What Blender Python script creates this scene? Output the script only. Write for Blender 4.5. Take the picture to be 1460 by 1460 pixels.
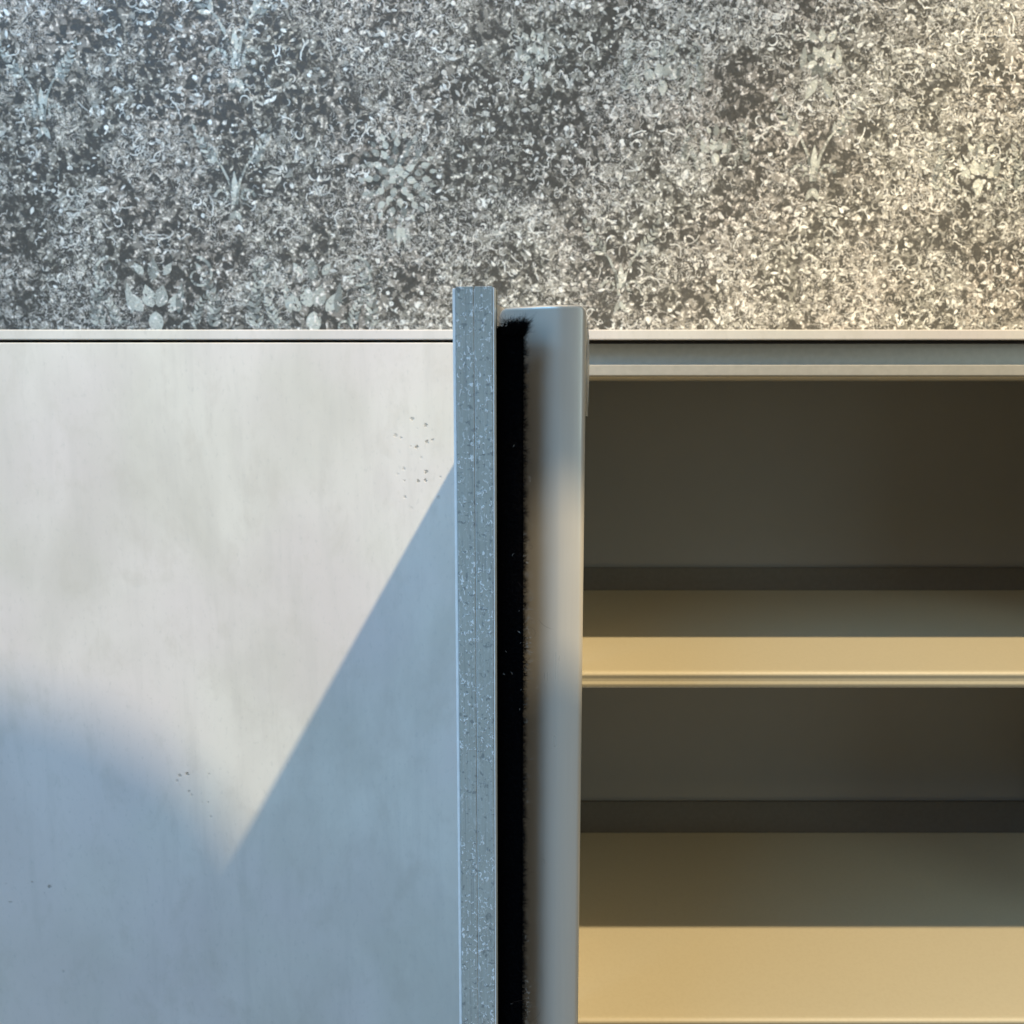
import bpy, bmesh, math, random
from mathutils import Vector, noise as mnoise

for o in list(bpy.data.objects): bpy.data.objects.remove(o, do_unlink=True)
S = bpy.context.scene
C = bpy.data.collections.new('scene'); S.collection.children.link(C)
random.seed(7)

# ------------------------------------------------------------------ camera
FPX = 1200.0; TILT = math.radians(8.06)
cam_d = bpy.data.cameras.new('camera'); cam = bpy.data.objects.new('camera', cam_d); C.objects.link(cam)
cam_d.sensor_width = 36; cam_d.sensor_height = 36; cam_d.sensor_fit = 'HORIZONTAL'
cam_d.lens = 36*FPX/1460.0; cam_d.clip_start = 0.01; cam_d.clip_end = 100
cam.rotation_euler = (math.pi/2-TILT, 0, 0)
cam_d.dof.use_dof = True; cam_d.dof.focus_distance = 0.42; cam_d.dof.aperture_fstop = 18
S.camera = cam
def P(px, py, Y):
    """point of the plane y=Y seen at photo pixel (px,py)"""
    r = Vector((px-730, FPX*math.cos(TILT)+(730-py)*math.sin(TILT), -FPX*math.sin(TILT)+(730-py)*math.cos(TILT)))
    return r*(Y/r.y)
def X(px, py, Y): return P(px, py, Y).x
def Z(py, Y): return P(730, py, Y).z

# ------------------------------------------------------------------ light
W = bpy.data.worlds.new('World'); S.world = W; W.use_nodes = True
bg = W.node_tree.nodes['Background']; bg.inputs[0].default_value = (0.56, 0.54, 0.50, 1); bg.inputs[1].default_value = 0.33
YF = 0.60                                  # plane of the cabinet front
SA, SB = -1.15, -2.30                      # travel of the sunlight per metre of depth (x, z)
M_ = 1.6
LAMP = Vector((-0.05, YF, -0.1)) - Vector((SA, 1, SB))*M_
ld = bpy.data.lights.new('sunlight_lamp', 'POINT'); ld.energy = 1230; ld.shadow_soft_size = 0.036; ld.color = (1.0, 0.80, 0.51)
lo = bpy.data.objects.new('sunlight_lamp', ld); lo.location = LAMP; C.objects.link(lo)
def area(name, loc, target, sx, sy, e, col):
    d = bpy.data.lights.new(name, 'AREA'); d.shape = 'RECTANGLE'; d.size = sx; d.size_y = sy; d.energy = e; d.color = col
    o = bpy.data.objects.new(name, d); o.location = loc
    o.rotation_euler = (Vector(target)-Vector(loc)).to_track_quat('-Z', 'Y').to_euler(); C.objects.link(o)
area('window_sky_light', (-1.15, -0.95, 1.6), (0, .6, -.1), 1.3, 1.3, 56, (0.23, 0.57, 1.0))
area('side_fill_light', (1.5, -0.7, 0.5), (0, .6, -.1), 0.5, 1.6, 6, (0.74, 0.95, 0.98))  # added fill for the reflection on the metal profile's right side
area('wall_fill_light', (-0.25, .60, 1.25), (-.30, .96, .05), 1.0, .12, 9.5, (1.0, 0.75, 0.47))  # added warm fill, offsets the blue cast on the wallpaper
S.view_settings.view_transform = 'Standard'; S.view_settings.look = 'None'
S.view_settings.exposure = 0; S.view_settings.gamma = 1

# ------------------------------------------------------------------ helpers
def link(name, bm, m, parent=None, smooth=False, loc=(0, 0, 0)):
    me = bpy.data.meshes.new(name); bmesh.ops.recalc_face_normals(bm, faces=bm.faces) if not smooth == 'raw' else None
    bm.to_mesh(me); bm.free(); me.materials.append(m)
    if smooth:
        for p in me.polygons: p.use_smooth = True
    o = bpy.data.objects.new(name, me); C.objects.link(o); o.location = loc
    if parent: o.parent = parent
    return o
def box(x0, x1, y0, y1, z0, z1, bev=0.0, seg=2, smooth_cut=None):
    bm = bmesh.new()
    bmesh.ops.create_cube(bm, size=1)
    for v in bm.verts:
        v.co = Vector(((x0+x1)/2+v.co.x*(x1-x0), (y0+y1)/2+v.co.y*(y1-y0), (z0+z1)/2+v.co.z*(z1-z0)))
    if bev: bmesh.ops.bevel(bm, geom=list(bm.edges), offset=bev, segments=seg, profile=0.6, affect='EDGES')
    return bm
def tag(o, label=None, cat=None, kind=None, group=None):
    if label: o['label'] = label
    if cat: o['category'] = cat
    if kind: o['kind'] = kind
    if group: o['group'] = group
    return o

class NT:
    def __init__(s, name):
        s.m = bpy.data.materials.new(name); s.m.use_nodes = True; s.t = s.m.node_tree
        s.b = s.t.nodes['Principled BSDF']; s.out = s.t.nodes['Material Output']
        s.co = s.n('ShaderNodeTexCoord').outputs['Object']
    def n(s, typ, **k):
        nd = s.t.nodes.new(typ)
        for a, v in k.items(): setattr(nd, a, v)
        return nd
    def L(s, a, b): s.t.links.new(a, b)
    def setin(s, sock, v):
        if isinstance(v, bpy.types.NodeSocket): s.L(v, sock)
        else: sock.default_value = v
    def map(s, scale=(1, 1, 1), loc=(0, 0, 0), rot=(0, 0, 0), v=None):
        m = s.n('ShaderNodeMapping'); s.L(v or s.co, m.inputs[0])
        m.inputs['Scale'].default_value = scale; m.inputs['Location'].default_value = loc; m.inputs['Rotation'].default_value = rot
        return m.outputs[0]
    def noise(s, scale, detail=3, rough=.5, dist=0, v=None, col=False):
        t = s.n('ShaderNodeTexNoise'); s.L(v or s.co, t.inputs['Vector'])
        t.inputs['Scale'].default_value = scale; t.inputs['Detail'].default_value = detail
        t.inputs['Roughness'].default_value = rough; t.inputs['Distortion'].default_value = dist
        return t.outputs['Color' if col else 'Fac']
    def voro(s, scale, v=None, feature='F1', rnd=1):
        t = s.n('ShaderNodeTexVoronoi', feature=feature); s.L(v or s.co, t.inputs['Vector'])
        t.inputs['Scale'].default_value = scale; t.inputs['Randomness'].default_value = rnd
        return t
    def ramp(s, f, a, b, va=0., vb=1., smooth=True):
        r = s.n('ShaderNodeMapRange'); r.interpolation_type = 'SMOOTHSTEP' if smooth else 'LINEAR'
        s.L(f, r.inputs[0]); r.inputs[1].default_value = a; r.inputs[2].default_value = b
        r.inputs[3].default_value = va; r.inputs[4].default_value = vb
        return r.outputs[0]
    def math(s, op, a, b=0., c=0., clamp=False):
        m = s.n('ShaderNodeMath', operation=op, use_clamp=clamp)
        s.setin(m.inputs[0], a); s.setin(m.inputs[1], b); s.setin(m.inputs[2], c); return m.outputs[0]
    def mix(s, f, a, b, mode='MIX'):
        m = s.n('ShaderNodeMix', data_type='RGBA', blend_type=mode)
        s.setin(m.inputs[0], f)
        s.setin(m.inputs[6], a if isinstance(a, bpy.types.NodeSocket) else (*a, 1)[:4])
        s.setin(m.inputs[7], b if isinstance(b, bpy.types.NodeSocket) else (*b, 1)[:4])
        return m.outputs[2]
    def bump(s, h, dist=.0005, st=1):
        b = s.n('ShaderNodeBump'); b.inputs['Distance'].default_value = dist; b.inputs['Strength'].default_value = st
        s.L(h, b.inputs['Height']); s.L(b.outputs[0], s.b.inputs['Normal'])
    def fin(s, col=None, rough=None, metal=None, spec=None):
        if col is not None: s.setin(s.b.inputs['Base Color'], col if isinstance(col, bpy.types.NodeSocket) else (*col, 1))
        if rough is not None: s.setin(s.b.inputs['Roughness'], rough)
        if metal is not None: s.setin(s.b.inputs['Metallic'], metal)
        if spec is not None: s.b.inputs['Specular IOR Level'].default_value = spec
        return s.m

# ------------------------------------------------------------------ materials
YW = 0.96                                   # plane of the wallpapered wall
def wallpaper(name, motif=False):
    t = NT(name)
    wv = t.n('ShaderNodeVectorMath', operation='MULTIPLY_ADD')
    t.L(t.noise(60, 2, col=True), wv.inputs[0]); wv.inputs[1].default_value = (.009, .009, .009); t.L(t.co, wv.inputs[2])
    w = wv.outputs[0]
    big = t.noise(7, 3, .6)
    fine = t.noise(125, 3, .62, 0.6, v=w)
    fine2 = t.noise(230, 3, .6, 0.4, v=t.map(loc=(3, 1, 2)))
    dens = t.math('MULTIPLY_ADD', big, .16, .92-1)            # -0.08 .. +0.08
    f = t.math('ADD', fine, dens)
    blot = t.ramp(f, .465, .555)
    sparks = t.ramp(fine2, .54, .63)
    # thin curling lines
    def curl(sc, off, wd):
        n = t.noise(sc, 2, .5, 1.2, v=t.map(loc=off, v=w))
        d = t.math('ABSOLUTE', t.math('SUBTRACT', n, .5)); return t.ramp(d, wd, wd*.35)
    c1 = curl(70, (1, 2, 3), .018); c2 = curl(105, (5, 2, 9), .016)
    cm = t.ramp(t.noise(16, 2, v=t.map(loc=(9, 9, 9))), .47, .58)
    line = t.math('MULTIPLY', t.math('MAXIMUM', c1, c2), cm)
    hue = t.noise(9, 2, v=t.map(loc=(4, 7, 1)))
    mid = t.mix(t.ramp(hue, .35, .65), (.33, .32, .27), (.36, .325, .275))
    lt = t.mix(t.ramp(hue, .35, .65), (.98, .95, .85), (1.0, .93, .84))
    dk = t.mix(t.ramp(fine2, .35, .6), (.066, .062, .052), (.090, .084, .070))
    crack0 = curl(95, (7, 3, 1), .014)
    if motif:
        ri = t.n('ShaderNodeNewGeometry').outputs['Random Per Island']
        base = t.mix(ri, (.17, .18, .16), (.66, .66, .57)) if motif == 1 else t.mix(t.math('POWER', ri, 1.5), mid, (1.0, .98, .90))
        col = t.mix(t.ramp(fine2, .56, .66), base, lt)
        al = t.ramp(t.noise(85, 3, .6, v=t.map(loc=(2, 8, 2))), .31, .37) if motif == 1 else 1.0
        al = t.math('MULTIPLY', al, t.math('MULTIPLY', t.ramp(fine2, .26, .32), t.ramp(crack0, .9, .3)))
        t.L(al, t.b.inputs['Alpha'])
    else:
        col = t.mix(t.math('MULTIPLY', blot, t.ramp(f, .50, .60, .25, .8)), dk, mid)
        col = t.mix(t.math('MULTIPLY', sparks, t.ramp(f, .46, .60)), col, lt)
        col = t.mix(t.math('MULTIPLY', line, .85), col, (.85, .82, .74))
        crack = curl(150, (7, 7, 1), .013)
        col = t.mix(t.math('MULTIPLY', crack, .75), col, (.085, .09, .085))
    h = t.math('ADD', blot, sparks)
    t.bump(h, .0006, .5)
    return t.fin(col, .45, .2 if motif else 0.0, .25)
m_wall = wallpaper('wallpaper'); m_motif = wallpaper('wallpaper_print', 1); m_frag = wallpaper('wallpaper_foil_print', 2)

def concrete():
    t = NT('concrete_laminate')
    st = t.map(scale=(1.3, 1, .75))
    n1 = t.noise(7, 5, .6, .4, v=st); n2 = t.noise(32, 5, .65, .3, v=st); n3 = t.noise(220, 3, .6, v=t.map(scale=(1.5, 1, .8)))
    col = t.mix(t.ramp(n1, .3, .7), (.64, .61, .54), (.80, .77, .695))
    hue = t.noise(6, 3, v=t.map(loc=(3, 3, 3)))
    col = t.mix(t.ramp(hue, .4, .65), col, t.mix(.5, col, (.78, .70, .69)))
    col = t.mix(t.ramp(t.noise(26, 4, .65, .2, v=t.map(scale=(3.2, 1, .35))), .48, .75, 0, .30), col, (.60, .57, .52))
    col = t.mix(t.ramp(n2, .50, .72, 0, .38), col, (.60, .56, .49))
    col = t.mix(t.ramp(n3, .55, .75, 0, .3), col, (.52, .51, .47))
    pw = t.n('ShaderNodeVectorMath', operation='MULTIPLY_ADD'); t.L(t.noise(900, 2, col=True), pw.inputs[0]); pw.inputs[1].default_value = (.0026, 0, .0026); t.L(t.co, pw.inputs[2]); pv = pw.outputs[0]
    # scattered small pits, in a few clusters
    vo = t.voro(185, v=t.map(scale=(1, 0, 1), v=pv))
    spot = t.ramp(vo.outputs['Distance'], .30, .16)
    pick = t.ramp(t.n_sep(vo) if hasattr(t, 'n_sep') else vo.outputs['Color'], .55, .62)
    mask = None
    for (px, py, r) in ((592, 622, 34), (600, 690, 38), (275, 1110, 30), (310, 1150, 24), (60, 1265, 22), (8, 1275, 18), (105, 1395, 22), (72, 596, 9), (420, 826, 9)):
        c = P(px, py, YF-.0)
        vm = t.n('ShaderNodeVectorMath', operation='DISTANCE'); t.L(t.co, vm.inputs[0]); vm.inputs[1].default_value = c
        m = t.ramp(vm.outputs['Value'], r*.0005*1.2, r*.0005*.4)
        mask = m if mask is None else t.math('MAXIMUM', mask, m)
    pm = t.math('MULTIPLY', t.math('MULTIPLY', spot, pick), mask)
    col = t.mix(t.math('MULTIPLY', pm, .6), col, (.17, .16, .12))
    h = t.math('SUBTRACT', t.math('MULTIPLY', n2, .3), t.math('MULTIPLY', pm, 2.))
    t.bump(h, .0004, .6)
    return t.fin(col, t.ramp(n2, .3, .7, .48, .62), 0, .35)
m_conc = concrete()

def interior():
    t = NT('tan_lacquer')
    n = t.noise(3.5, 3, .5); n3 = t.noise(420, 2, .5)
    col = t.mix(n, (.385, .335, .225), (.43, .372, .25))
    col = t.mix(t.ramp(n3, .4, .7, 0, .12), col, (.3, .25, .16))
    t.bump(n3, .0001, .4)
    return t.fin(col, .42, 0, .4)
m_int = interior()

def alu(name, col, rough, scr=.02):
    t = NT(name)
    n = t.noise(60, 4, .6, v=t.map(scale=(12, 12, .25)))
    n2 = t.noise(18, 3, .6)
    c = t.mix(n, tuple(x*.92 for x in col), col)
    r = t.math('ADD', t.ramp(n2, .3, .7, rough-.05, rough+.07), t.ramp(n, .3, .7, -scr, scr))
    t.bump(n, .00001, .2)
    return t.fin(c, r, .32, .6)
m_alu = alu('satin_aluminium', (.68, .635, .555), .33)

def edgeband():
    t = NT('grey_edge_band')
    n = t.noise(60, 3, .6)
    sp = t.noise(860, 2, .55, .8, v=t.map(scale=(1, 1, .6)))
    msk = t.noise(55, 2, .5, v=t.map(loc=(3, 4, 5)))
    streak = t.noise(700, 2, .5, v=t.map(scale=(1.6, 1, .05)))
    col = t.mix(n, (.41, .41, .36), (.53, .53, .47))
    col = t.mix(t.ramp(streak, .52, .7, 0, .35), col, (.56, .58, .56))
    col = t.mix(t.ramp(streak, .46, .3, 0, .35), col, (.24, .25, .25))
    k = t.math('MULTIPLY', t.ramp(sp, .56, .63), t.ramp(msk, .38, .54, .2, 1))
    col = t.mix(t.math('MULTIPLY', k, .85), col, (1, 1, .98))
    dk = t.ramp(t.noise(480, 2, .5, .5, v=t.map(loc=(1, 5, 9))), .40, .32)
    col = t.mix(t.math('MULTIPLY', dk, .5), col, (.10, .115, .125))
    t.bump(t.math('ADD', k, t.math('MULTIPLY', streak, .5)), .00025, .8)
    return t.fin(col, .36, 0, .6)
m_edge = edgeband()
def plain(name, col, rough, spec=.5, metal=0, ns=200, amt=.15):
    t = NT(name); n = t.noise(ns, 3, .6)
    return t.fin(t.mix(n, tuple(c*(1-amt) for c in col), tuple(c*(1+amt) for c in col)), rough, metal, spec)
m_skin = plain('pale_blue_grey_arris', (.96, .97, .95), .25)
m_black = plain('black_pile', (.0035, .0035, .004), .95, .05)
m_blackbase = plain('black_pile_backing', (.002, .002, .0025), .95, .0)
m_lint = plain('pale_lint', (.56, .50, .44), .6)
m_hair = plain('dark_hair', (.05, .035, .03), .5)
m_lip = plain('lip_lacquer', (.42, .40, .35), .5, .4)
m_rail = plain('rail_aluminium', (.44, .455, .42), .45, .5, .2)
m_gap = plain('dark_gap_shade', (.012, .011, .010), .8, .2)  # near-black that stands for the shade in the gap
m_brass = plain('olive_cap', (.23, .22, .16), .4)
m_bounce = plain('pale_cream_bounce', (.90, .82, .66), .6, .3)  # kept pale to bounce sunlight into the shaded interior
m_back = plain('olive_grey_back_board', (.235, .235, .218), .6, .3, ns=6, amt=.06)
m_rear_shade = plain('olive_rear_shade', (.115, .11, .095), .7, .2)  # shade behind the shelves put into a darker colour
m_floor = plain('floor_oak', (.13, .12, .11), .5, ns=12)
m_blocker = plain('matte_blocker', (.42, .40, .37), .9, .1, ns=90)  # for the added boards that block the sunlight
t = NT('clear_film'); t.b.inputs['Transmission Weight'].default_value = .85; t.b.inputs['Roughness'].default_value = .12
m_film = t.fin((.9, .92, .93))

# ------------------------------------------------------------------ setting
ZB = -1.00
bm = box(-1.6, 1.6, YW, YW+.1, ZB, 1.5)
wall = tag(link('wall', bm, m_wall), 'wall in mottled grey damask wallpaper above the cabinet', kind='structure')
floor = tag(link('floor', box(-1.6, 1.6, -1.4, YW-.002, ZB-.05, ZB), m_floor), 'floor below the cabinet', kind='structure')

# printed damask ornaments of the wallpaper: thin foil pieces lying on the paper
def ornament(name, px, py, size, build):
    bm = bmesh.new(); c = P(px, py, YW); s = size*YW/FPX
    cnt = [0]
    def poly(pts):
        cnt[0] += 1; vs = [bm.verts.new((c.x+x*s, YW-.0005-cnt[0]*1.5e-6, c.z+z*s)) for x, z in pts]
        f = bm.faces.new(vs)
    def petal(x, z, ang, l, w, tip=1.0):
        ca, sa = math.cos(ang), math.sin(ang); pts = []
        for i in range(10):
            u = i/9; r = w*math.sin(math.pi*u**.8)*(1-.25*u); pts.append((u*l, r))
        for i in range(8, 0, -1):
            u = i/9; r = w*math.sin(math.pi*u**.8)*(1-.25*u); pts.append((u*l, -r))
        poly([(x+a*ca-b*sa, z+a*sa+b*ca) for a, b in pts])
    def ribbon(path, w0, w1):
        n = len(path); L = []; R = []
        for i, (x, z) in enumerate(path):
            x2, z2 = path[min(i+1, n-1)]; x1, z1 = path[max(i-1, 0)]
            d = math.hypot(x2-x1, z2-z1) or 1; nx, nz = -(z2-z1)/d, (x2-x1)/d
            w = w0+(w1-w0)*i/(n-1); L.append((x+nx*w, z+nz*w)); R.append((x-nx*w, z-nz*w))
        for i in range(n-1): poly([L[i], L[i+1], R[i+1], R[i]])
    def spiral(x, z, r, a0, turns, sgn, w=.035):
        pts = []
        for i in range(26):
            u = i/25; rr = r*(1-.82*u); a = a0+sgn*turns*2*math.pi*u
            pts.append((x+rr*math.cos(a), z+rr*math.sin(a)))
        ribbon(pts, w, w*.5)
    build(petal, ribbon, spiral)
    return link(name, bm, m_motif, wall, smooth='raw')
def rose(petal, ribbon, spiral):
    for k, (r0, n, l, w) in enumerate(((.02, 5, .27, .12), (.26, 8, .26, .10), (.46, 12, .25, .09), (.66, 15, .24, .085), (.86, 20, .20, .06))):
        for i in range(n):
            a = 2*math.pi*(i+.5*(k % 2))/n+.1
            sq = 1.0 if math.sin(a) > 0 else 1.15
            petal(r0*math.cos(a)*.9, r0*math.sin(a)*sq, a, l, w)
    for i in range(5):
        petal(-.18+.09*i, -1.15-.05*abs(2-i), -math.pi/2+(i-2)*.15, .55-.1*abs(i-2), .07)
def fern(petal, x0, z0, a0, bend, n, l):
    x, z, a = x0, z0, a0
    for i in range(n):
        u = 1-i/n*.6
        petal(x, z, a+.75, l*u, l*.2*u); petal(x, z, a-.75, l*u, l*.2*u)
        x += math.cos(a)*l*.5; z += math.sin(a)*l*.5; a += bend
    petal(x, z, a, l*.8, l*.2)
def urn(petal, ribbon, spiral):
    for s in (-1, 1):
        petal(s*.08, 0, math.pi/2-s*.25, .55, .20); petal(s*.3, -.1, math.pi/2-s*.7, .65, .16)
        petal(s*.55, -.15, math.pi/2-s*.15, .75, .11)
        spiral(s*1.05, .75, .42, math.pi/2, .95, -s); spiral(s*.7, -.5, .3, -math.pi/2, .9, s)
        fern(petal, s*1.35, -.45, math.pi/2-s*.25, s*.10, 9, .30); fern(petal, s*.95, -.4, math.pi/2-s*.05, -s*.12, 8, .22)
        petal(s*.25, .75, math.pi/2-s*.6, .35, .1)
    petal(0, .62, math.pi/2, .55, .15); petal(0, -.1, -math.pi/2, .6, .2)
def lis(petal, ribbon, spiral):
    petal(0, -.3, math.pi/2, .9, .12)
    for s in (-1, 1):
        spiral(s*.38, -.25, .30, 0 if s > 0 else math.pi, .8, s, .05)
        ribbon([(s*.05, -.5), (s*.10, -.1), (s*.2, .3), (s*.42, .75), (s*.75, 1.15)], .05, .03)
        fern(petal, s*.6, .9, math.pi/2+s*(-.7), s*.05, 6, .38)
        petal(0, -.7, -math.pi/2+s*.5, .45, .1)
def bloom(petal, ribbon, spiral):
    for i in range(9):
        a = 2*math.pi*i/9; petal(.12*math.cos(a), .12*math.sin(a), a, .42, .15)
    for s in (-1, 1):
        petal(s*.62, -.25, math.pi/2+s*.1, .8, .13); petal(s*.2, .6, math.pi/2-s*.6, .5, .14)
        petal(s*.1, -.55, -math.pi/2+s*.5, .8, .16); spiral(s*.8, .9, .35, 0, .9, s)
    petal(0, .6, math.pi/2, .5, .13)
for nm, px, py, sz, fn in (('rose_ornament', 567, 250, 56, rose), ('urn_ornament', 447, 438, 58, urn), ('urn_ornament', 222, 438, 58, urn),
        ('bloom_ornament', 1170, 88, 40, bloom), ('lis_ornament', 1160, 235, 44, lis), ('lis_ornament', 335, 270, 40, lis),
        ('lis_ornament', 1020, 215, 30, urn), ('bloom_ornament', 760, 80, 30, bloom), ('lis_ornament', 60, 150, 40, lis),
        ('lis_ornament', 885, 400, 40, lis), ('lis_ornament', 335, 70, 50, lis), ('urn_ornament', 1395, 250, 40, urn), ('urn_ornament', 945, 110, 36, urn)):
    ornament(nm, px, py, sz, fn)

# small foil fragments of the worn print: petals, dots, crescents and squiggles, mirrored about the pattern's axes
ORN = [(P(px, py, YW).x, P(px, py, YW).z, sz*1.05*YW/FPX) for px, py, sz in ((567, 245, 46), (447, 440, 60), (222, 440, 60), (1172, 88, 40), (1160, 235, 44), (330, 250, 30))]
def fragments():
    rnd = random.Random(3); V = []; F = []; k = 0
    x0, x1 = X(-60, 0, YW), X(1520, 0, YW); z0, z1 = Z(490, YW), Z(-60, YW); per = .0905; ax0 = X(222, 300, YW)
    def emit(pts, y):
        b = len(V); V.extend((p[0], y, p[1]) for p in pts); F.append(tuple(range(b, b+len(pts))))
    def strip(L, R, y):
        b = len(V); n = len(L); V.extend((p[0], y, p[1]) for p in L); V.extend((p[0], y, p[1]) for p in R)
        for i in range(n-1): F.append((b+i, b+i+1, b+n+i+1, b+n+i))
    N = 10500
    for i in range(N):
        x = rnd.uniform(x0, x1); z = rnd.uniform(z0, z1)
        q = mnoise.noise(Vector((x*14, 3, z*14)))+.6*mnoise.noise(Vector((x*45, 8, z*45)))
        if q+.5*(x-.05) < rnd.uniform(-.55, .50): continue  # noise thins the print; density rises rightward to add the sunlit brightness
        if any((x-mx)**2+(z-mz)**2 < (mr*rnd.uniform(.7, 1.15))**2 for mx, mz, mr in ORN): continue
        typ = rnd.random(); a = rnd.uniform(0, 6.283); s = (.0015+.0042*rnd.random()**1.6)*(1.0 if typ > .42 else .9)
        shapes = []
        if typ < .42:
            w = s*rnd.uniform(.28, .5); tp = rnd.uniform(.6, 1.3)
            P1 = [(u*2*s-s, w*math.sin(math.pi*u**tp)) for u in (0, .15, .35, .6, .85, 1)]
            shapes.append(('p', P1+[(u*2*s-s, -w*math.sin(math.pi*u**tp)) for u in (.85, .6, .35, .15)]))
        elif typ < .60:
            rr = s*.55; shapes.append(('p', [(rr*math.cos(j*.898)*rnd.uniform(.7, 1.2), rr*math.sin(j*.898)*rnd.uniform(.7, 1.2)) for j in range(7)]))
        elif typ < .80:
            w = s*rnd.uniform(.13, .22); R0 = s*rnd.uniform(.7, 1.4); sp = rnd.uniform(1.6, 4.6); n = 9
            L = []; R = []
            for j in range(n):
                t_ = j/(n-1)*sp; ww = w*math.sin(math.pi*(j+.6)/(n+.2)); rr = R0*(1-.35*j/n)
                L.append(((rr+ww)*math.cos(t_), (rr+ww)*math.sin(t_))); R.append(((rr-ww)*math.cos(t_), (rr-ww)*math.sin(t_)))
            shapes.append(('s', L, R))
        else:
            w = s*.13; L = []; R = []; cx = cz = 0; aa = 0; st = s*.55
            for j in range(9):
                aa += rnd.gauss(0, .75); L.append((cx-math.sin(aa)*w, cz+math.cos(aa)*w)); R.append((cx+math.sin(aa)*w, cz-math.cos(aa)*w))
                cx += math.cos(aa)*st; cz += math.sin(aa)*st
            shapes.append(('s', L, R))
        ca, sa = math.cos(a), math.sin(a)
        def tr(pts, mir):
            o = []
            for u, v in pts:
                X_, Z_ = x+u*ca-v*sa, z+u*sa+v*ca
                if mir is not None: X_ = 2*mir-X_
                o.append((X_, Z_))
            return o
        mirs = [None]
        m = ax0+round((x-ax0)/per)*per
        if rnd.random() < .85: mirs.append(m)
        for mm in mirs:
            k += 1; y = YW-.0003-(k % 97)*2.1e-6-(k//97)*1e-8
            for sh in shapes:
                if sh[0] == 'p': emit(tr(sh[1], mm), y)
                else: strip(tr(sh[1], mm), tr(sh[2], mm), y)
    me = bpy.data.meshes.new('print_fragments'); me.from_pydata(V, [], F); me.materials.append(m_frag)
    o = bpy.data.objects.new('print_fragments', me); C.objects.link(o); o.parent = wall; o['kind'] = 'stuff'
fragments()

# ------------------------------------------------------------------ cabinet
cab = bpy.data.objects.new('cabinet', None); C.objects.link(cab); cab.location = (0, YF, ZB)
tag(cab, 'concrete look cabinet with one door standing open beside tan shelves', 'cabinet')
def part(name, bm, m, parent=cab, smooth=False, label=None):
    o = link(name, bm, m, None, smooth)
    o.parent = parent; o.matrix_parent_inverse = parent.matrix_world.inverted() if parent is not cab else __import__('mathutils').Matrix.Translation((0, -YF, -ZB))
    if label: o['label'] = label
    return o
XL, XR, YBK = -1.2, 0.61, 0.94
zt0, zt1 = Z(484.0, YF), Z(470, YF)
part('top_panel', box(XL, XR, YF, YBK+.01, zt0, zt1, .0006, 2), m_conc)
part('gap_shade_strip', box(XL+.01, XR-.01, YF+.006, YF+.03, Z(488.5, YF), zt0-.0002), m_gap)  # dark strip painting the shade of the gap under the top panel
zr0, zr1 = Z(520, YF+.004), Z(485.6, YF+.012)
# rail: slightly concave aluminium section
bm = bmesh.new(); N = 14; rows = []
for i in range(N+1):
    u = i/N; z = zr1+(zr0-zr1)*u; y = YF+.016-.0016*u**1.5
    rows.append([bm.verts.new((x, y, z)) for x in (.02, XR)])
for a, b in zip(rows, rows[1:]): bm.faces.new((a[0], a[1], b[1], b[0]))
vb = [bm.verts.new((x, YF+.03, z)) for z in (zr1, zr0) for x in (.02, XR)]
bm.faces.new((rows[0][0], rows[0][1], vb[1], vb[0])); bm.faces.new((rows[-1][0], rows[-1][1], vb[3], vb[2]))
part('top_rail', bm, m_rail, smooth=False)
part('rail_lip', box(.02, XR, YF-.002, YF+.05, Z(535.5, YF+.002), zr0-.0003, .0005, 2), m_lip)
part('ceiling_panel', box(.02, XR, YF+.05, YBK, Z(535.5, YF+.002)+.001, Z(535.5, YF+.002)+.012), m_bounce)
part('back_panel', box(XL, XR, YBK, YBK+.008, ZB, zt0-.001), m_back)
part('side_panel', box(XR+.0002, XR+.018, YF+.002, YBK+.008, ZB, zt0-.0005), m_int)
part('side_panel', box(XL-.018, XL-.0002, YF+.022, YBK+.008, ZB, zt0-.0005), m_int)
part('divider', box(.0, .018, YF+.006, YBK, ZB+.02, Z(488.5, YF)-.0005), m_bounce)
part('bottom_panel', box(XL, XR, YF+.022, YBK, ZB+.001, ZB+.02), m_int)
def shelf_bm(py_top, py_bot, y0=YF+.006, y1=.868):
    z1, z0 = Z(py_top, y0), Z(py_bot, y0); T = z1-z0
    # rounded nose with a shallow groove, extruded along x
    prof = [(y1, z1), (y0+.004, z1)]
    for i in range(1, 7):
        a = i/6*math.pi/2; prof.append((y0+.004-.004*math.sin(a), z1-.0028*(1-math.cos(a))))
    prof += [(y0+.0007, z1-T*.45), (y0+.0007, z1-T*.62), (y0, z0+T*.22)]
    for i in range(1, 5):
        a = i/4*math.pi/2; prof.append((y0+.0012*(1-math.cos(a)), z0+T*.22*(1-math.sin(a))))
    prof.append((y1, z0))
    bm = bmesh.new(); A = [bm.verts.new((.0183, y, z)) for y, z in prof]; B = [bm.verts.new((XR, y, z)) for y, z in prof]
    n = len(prof)
    for i in range(n): bm.faces.new((A[i], A[(i+1) % n], B[(i+1) % n], B[i]))
    bm.faces.new(A[::-1]); bm.faces.new(B)
    return bm
part('shelf', shelf_bm(958, 980), m_int)
part('shelf', shelf_bm(1454, 1476, y1=.893), m_int)
part('shelf', shelf_bm(1850, 1872, y1=.893), m_int)
for pa, pb in ((809, 850), (1141, 1190)): part('rear_shade_strip', box(.0183, XR-.0002, YBK-.004, YBK-.0002, Z(pb, YBK), Z(pa, YBK)), m_rear_shade)  # dark strips painting the shade low on the back panel
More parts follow.
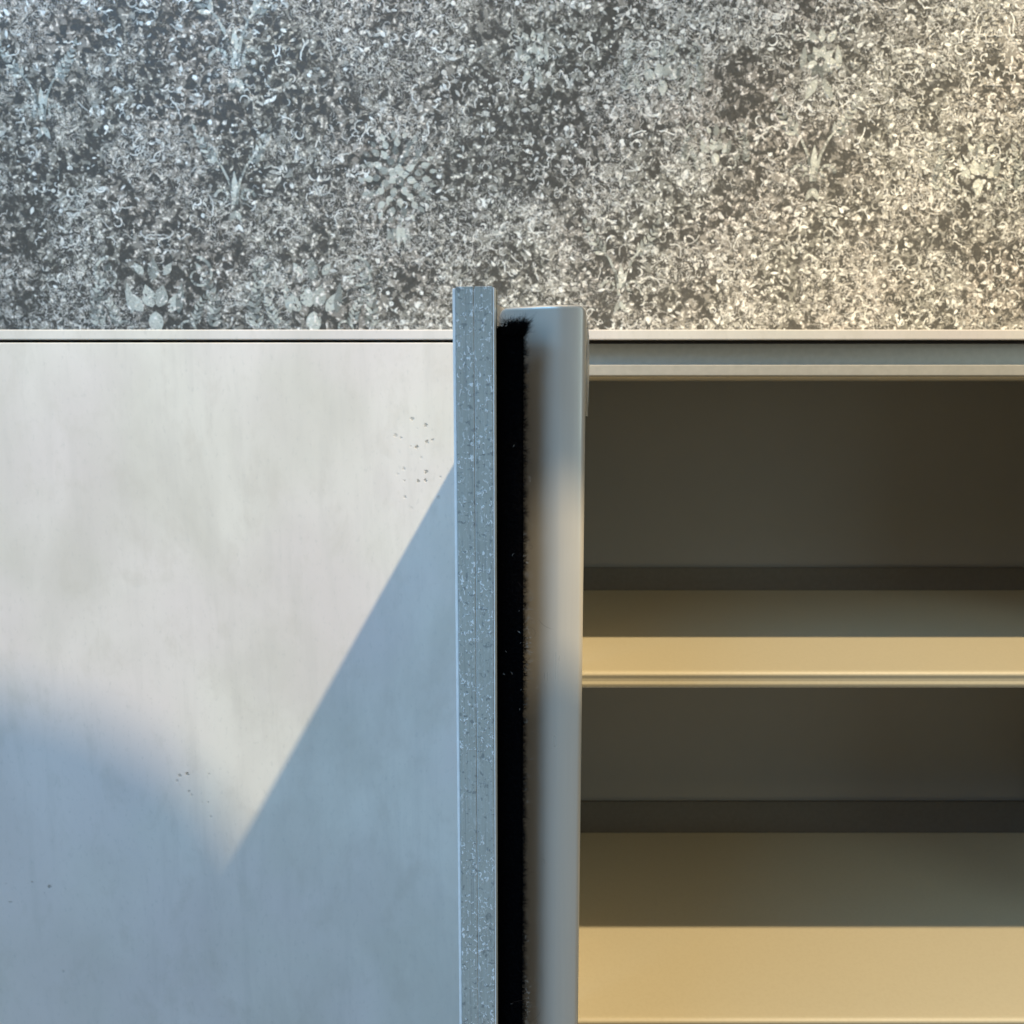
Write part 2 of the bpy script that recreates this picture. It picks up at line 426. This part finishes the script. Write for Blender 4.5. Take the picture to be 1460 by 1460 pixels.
for pb, y1 in ((980, .868), (1476, .893)): part('underside_reflector', box(.0185, XR-.0005, YF+.012, y1-.002, Z(pb, YF+.006)-.0022, Z(pb, YF+.006)-.0002), m_bounce)  # added reflectors, throw sunlight back onto the shaded shelf tops
part('side_reflector', box(XR-.0022, XR-.0002, YF+.03, YBK-.005, ZB+.02, zt0-.03), m_bounce)  # added reflector on the side panel, brightens the interior
# closed door on the left
cd = part('door', box(XL, -.0035+X(735, 900, YF), YF, YF+.018, ZB+.004, Z(488.5, YF), .0008, 3), m_conc, label='closed door with a sunlit concrete surface')

# ------------------------------------------------------------------ open door, seen on its edge
YE = 0.36
xl = X(645.5, 410, YE); xr = X(704.5, 410, YE); zT = Z(409, YE)
hx, hy = X(752, 480, YF), YF-.006            # where its outer face meets the front plane
dirv = Vector((hx-xl, hy-YE, 0)); LEN = dirv.length; dirv.normalize()
nrm = Vector((dirv.y, -dirv.x, 0))           # towards the right
TH = (xr-xl)/nrm.x
def slab(s0, s1, d0, d1, z0, z1, bev=0, seg=2):
    bm = box(s0, s1, d0, d1, z0, z1, bev, seg)
    for v in bm.verts:
        p = Vector((xl, YE, 0))+dirv*v.co.x+nrm*v.co.y; v.co = Vector((p.x, p.y, v.co.z))
    return bm
od = part('door', slab(.0012, LEN, .0001, TH*.42, ZB+.004, zT-.0004), m_conc, label='open door seen on its grey edge')
g = .0013
mid_d = TH*.535
def sub(name, bm, m, smooth=False):
    o = link(name, bm, m, None, smooth); o.parent = od
    o.matrix_parent_inverse = __import__('mathutils').Matrix.Translation((0, 0, 0)); o.matrix_parent_inverse = (od.matrix_parent_inverse @ od.matrix_basis).inverted() if False else o.matrix_parent_inverse
    return o
sub('inner_frame', slab(.0012, .009, TH*.42+.0001, TH-.0002, ZB+.004, zT-.0006), m_brass)
sub('outer_arris', slab(-.0006, .004, -.0001, .0013, ZB+.004, zT-.0006, .0005, 3), m_skin)  # bevel highlight put into a near-white colour
sub('edge_band', slab(-.0010, .0011, .0014, mid_d-.00035, ZB+.004, zT, .00035, 3), m_edge)
sub('edge_band', slab(-.0010, .0011, mid_d+.0001, TH-.0005, ZB+.004, zT, .00035, 3), m_edge)
sub('joint_line', slab(-.0004, .0011, mid_d-.0004, mid_d+.0002, ZB+.004, zT-.001), m_skin)
sub('inner_arris', slab(-.0007, .004, TH-.0004, TH+.0001, ZB+.004, zT-.0005, .00015, 2), m_skin)

# aluminium profile behind the brush
YP = 0.376
pxl, pxr = X(711, 437, YP), X(838, 437, YP); zP = Z(434, YP)
bm = bmesh.new(); r = .0042; NU = 60
dist = [0, .0002, .0005, .0009, .0014, .002, .003, .0045, .007, .012, .03, .1, .3, .6, zP-ZB-.01]
grid = []
wp = pxr-pxl
us = []
for i in range(NU+1):
    u = .5-.5*math.cos(math.pi*i/NU); us.append(u)
for d in dist:
    row = []
    for u in us:
        x = pxl+wp*u; e = min(x-pxl, pxr-x)
        zc = zP if e >= r else zP-r+math.sqrt(max(r*r-(r-e)**2, 0))
        # face: left part turned slightly left, right part turned right, soft rolled borders
        q = (u-.70)
        y = YP+(0.024*abs(q)**1.45 if q < 0 else .030*q*q)
        re = .0024
        if e < re: y += .0030*(1-math.sqrt(max(1-((re-e)/re)**2, 0)))
        if d < .0014: y += .0022*(1-math.sqrt(max(1-((.0014-d)/.0014)**2, 0)))
        row.append(bm.verts.new((x, y, zc-d)))
    grid.append(row)
for a, b in zip(grid, grid[1:]):
    for i in range(NU): bm.faces.new((a[i], a[i+1], b[i+1], b[i]))
top = [bm.verts.new((v.co.x, YP+.038, v.co.z)) for v in grid[0]]
for i in range(NU): bm.faces.new((top[i], top[i+1], grid[0][i+1], grid[0][i]))
for col in (0, -1):
    back = [bm.verts.new((row[col].co.x, YP+.038, row[col].co.z)) for row in grid]
    for i in range(len(grid)-1): bm.faces.new((grid[i][col], back[i], back[i+1], grid[i+1][col]))
prof_o = sub('metal_profile', bm, m_alu, smooth=True)
bm = bmesh.new()
f0 = [P(x, y, YP+.01) for x, y in ((837.5, 468), (838.6, 463), (840, 480), (840.4, 520), (839.6, 560), (838.2, 594), (838, 560), (837.6, 500))]
A = [bm.verts.new(p) for p in f0]; B = [bm.verts.new(p+Vector((0, .012, 0))) for p in f0]
bm.faces.new(A); bm.faces.new(B[::-1])
for i in range(8): bm.faces.new((A[i], B[i], B[(i+1) % 8], A[(i+1) % 8]))
sub('protective_film', bm, m_film)

# brush seal: backing and thousands of pile fibres
YB = 0.3622
bx0, bx1 = X(705.5, 500, YB), X(750, 500, YB); zb1 = Z(464, YB)
sub('brush_backing', box(bx0-.001, bx1-.0010, YB+.002, YB+.012, ZB+.02, zb1, .002, 3), m_blackbase)
bm = bmesh.new()
def fibre(bm, p, d, l, w, bend):
    d = d.normalized(); side = d.cross(Vector((random.uniform(-1, 1), random.uniform(-1, 1), random.uniform(-1, 1)))).normalized()
    pts = []
    for i in range(4):
        u = i/3; c = p+d*l*u+bend*(u*u)*l; ww = w*(1-.75*u)
        pts.append((bm.verts.new(c-side*ww), bm.verts.new(c+side*ww)))
    for a, b in zip(pts, pts[1:]): bm.faces.new((a[0], a[1], b[1], b[0]))
zlow = Z(1500, YB)
for i in range(30000):
    z = random.uniform(zlow, zb1); x = bx0+(bx1-bx0)*random.uniform(.1, 1.0)**.7
    clump = mnoise.noise(Vector((x*300, 0, z*220)))
    p = Vector((x-.002, YB+random.uniform(.0, .008), z))
    d = Vector((random.gauss(.55, .35), random.gauss(-.5, .25), random.gauss(.0, .35)+clump*.4))
    l = random.uniform(.0012, .0026)*(1+.35*clump)
    fibre(bm, p, d, l, .00007, Vector((0, 0, random.gauss(-.1, .25))))
for i in range(9000):           # fringe on the right border
    z = random.uniform(zlow, zb1); cl = mnoise.noise(Vector((5, 0, z*260)))+.6*mnoise.noise(Vector((9, 3, z*900)))
    p = Vector((bx1-.0012+.0003*cl, YB+random.uniform(.001, .006), z))
    fibre(bm, p, Vector((1, random.gauss(-.2, .3), random.gauss(0, .5)+cl*.5)), random.uniform(.0012, .0030)*(1+.75*cl), .00006, Vector((0, 0, random.gauss(0, .4))))
for i in range(2600):           # ragged upper end
    x = random.uniform(bx0+.003, bx1-.0005); s = (x-bx0)/(bx1-bx0)
    cl = mnoise.noise(Vector((x*900, 2, 4)))
    p = Vector((x, YB+random.uniform(-.001, .007), zb1-random.uniform(0, .004)))
    d = Vector((random.gauss(.15, .45)+(s-.4)*.8, random.gauss(-.2, .3), 1))
    fibre(bm, p, d, random.uniform(.002, .0048)*(.8+.6*cl+.35*s), .00008, Vector((random.gauss(0, .3), 0, random.gauss(0, .2))))
br = sub('brush_pile', bm, m_black); br['kind'] = 'stuff'

# pale lint and loose hairs caught on the brush border
bm = bmesh.new()
def curlfib(bm, p, l, w, n=7, k=.5):
    a = random.uniform(0, 6.28); pts = []
    c = Vector(p); da = random.gauss(0, k)
    for i in range(n):
        d = Vector((math.cos(a), random.gauss(0, .15), math.sin(a)))
        nx = Vector((-math.sin(a), 0, math.cos(a)))*w*(1-.5*abs(2*i/(n-1)-1))
        pts.append((bm.verts.new(c-nx), bm.verts.new(c+nx))); c = c+d*l/n; a += da
    for a_, b_ in zip(pts, pts[1:]): bm.faces.new((a_[0], a_[1], b_[1], b_[0]))
for i in range(260):
    z = Z(random.choice((random.uniform(480, 1460), random.gauss(840, 90), random.gauss(1430, 30), random.gauss(900, 60))), YB)
    x = bx1+.0003+abs(random.gauss(0, .0013))
    if random.random() < .05: x = random.uniform(bx0+.004, bx1)
    curlfib(bm, (x, YB-.004+random.uniform(-.001, .001), z), random.uniform(.0006, .0022), random.uniform(.00002, .00005))
for i in range(60):
    curlfib(bm, (X(random.gauss(716, 5), 460, YB), YB-.003, Z(random.gauss(456, 6), YB)), random.uniform(.0008, .002), .00006)
lint = tag(link('lint', bm, m_lint), 'pale lint fibres caught along the black brush seal', 'lint', kind='stuff')
bm = bmesh.new()
for px, py, l in ((757, 850, .010), (768, 880, .009), (760, 905, .008), (755, 780, .004), (756, 1420, .009), (770, 1430, .010), (763, 1445, .008), (775, 1225, .004), (752, 1240, .004)):
    random.seed(px*py); curlfib(bm, (X(px, py, YB), YB-.004, Z(py, YB)), l, .00004, 14, .12)
tag(link('hair', bm, m_hair), 'fine loose hairs curling from the brush seal over the metal', 'hair', kind='stuff')

# ------------------------------------------------------------------ unseen boards added to block the sunlight: their edges shape the sun patch
def sun_blocker(name, pts, k, label):
    bm = bmesh.new(); f = []
    for x, z in pts:
        p = Vector((x, YF, z)); f.append(p+(LAMP-p)*k)
    c = sum(f, Vector())/len(f); dv = (LAMP-c).normalized()*.006
    A = [bm.verts.new(p) for p in f]; B = [bm.verts.new(p+dv) for p in f]
    bm.faces.new(A); bm.faces.new(B[::-1]); n = len(f)
    for i in range(n): bm.faces.new((A[i], B[i], B[(i+1) % n], A[(i+1) % n]))
    return tag(link(name, bm, m_blocker), label, kind='structure')
sun_blocker('sun_blocker', [(-.9, -.20), (-.6, -.195), (-.45, -.205), (-.365, -.222), (-.31, -.241), (-.265, -.267), (-.23, -.302), (-.207, -.34), (-.18, -.36), (-.10, -.36), (-.03, -.38), (-.03, -.63), (-.308, -.63), (-.308, -.728), (-.03, -.728), (-.02, -1.0), (-.9, -1.0)], .27,
        'lower added board blocking the sunlight, out of view')
sun_blocker('sun_blocker', [(-1.6, .42), (-.2, .46), (.24, .62), (.46, .80), (.66, 1.00), (.92, 1.28), (1.3, 1.85), (-1.6, 1.9)], .72,
        'upper added board blocking the sunlight, out of view')
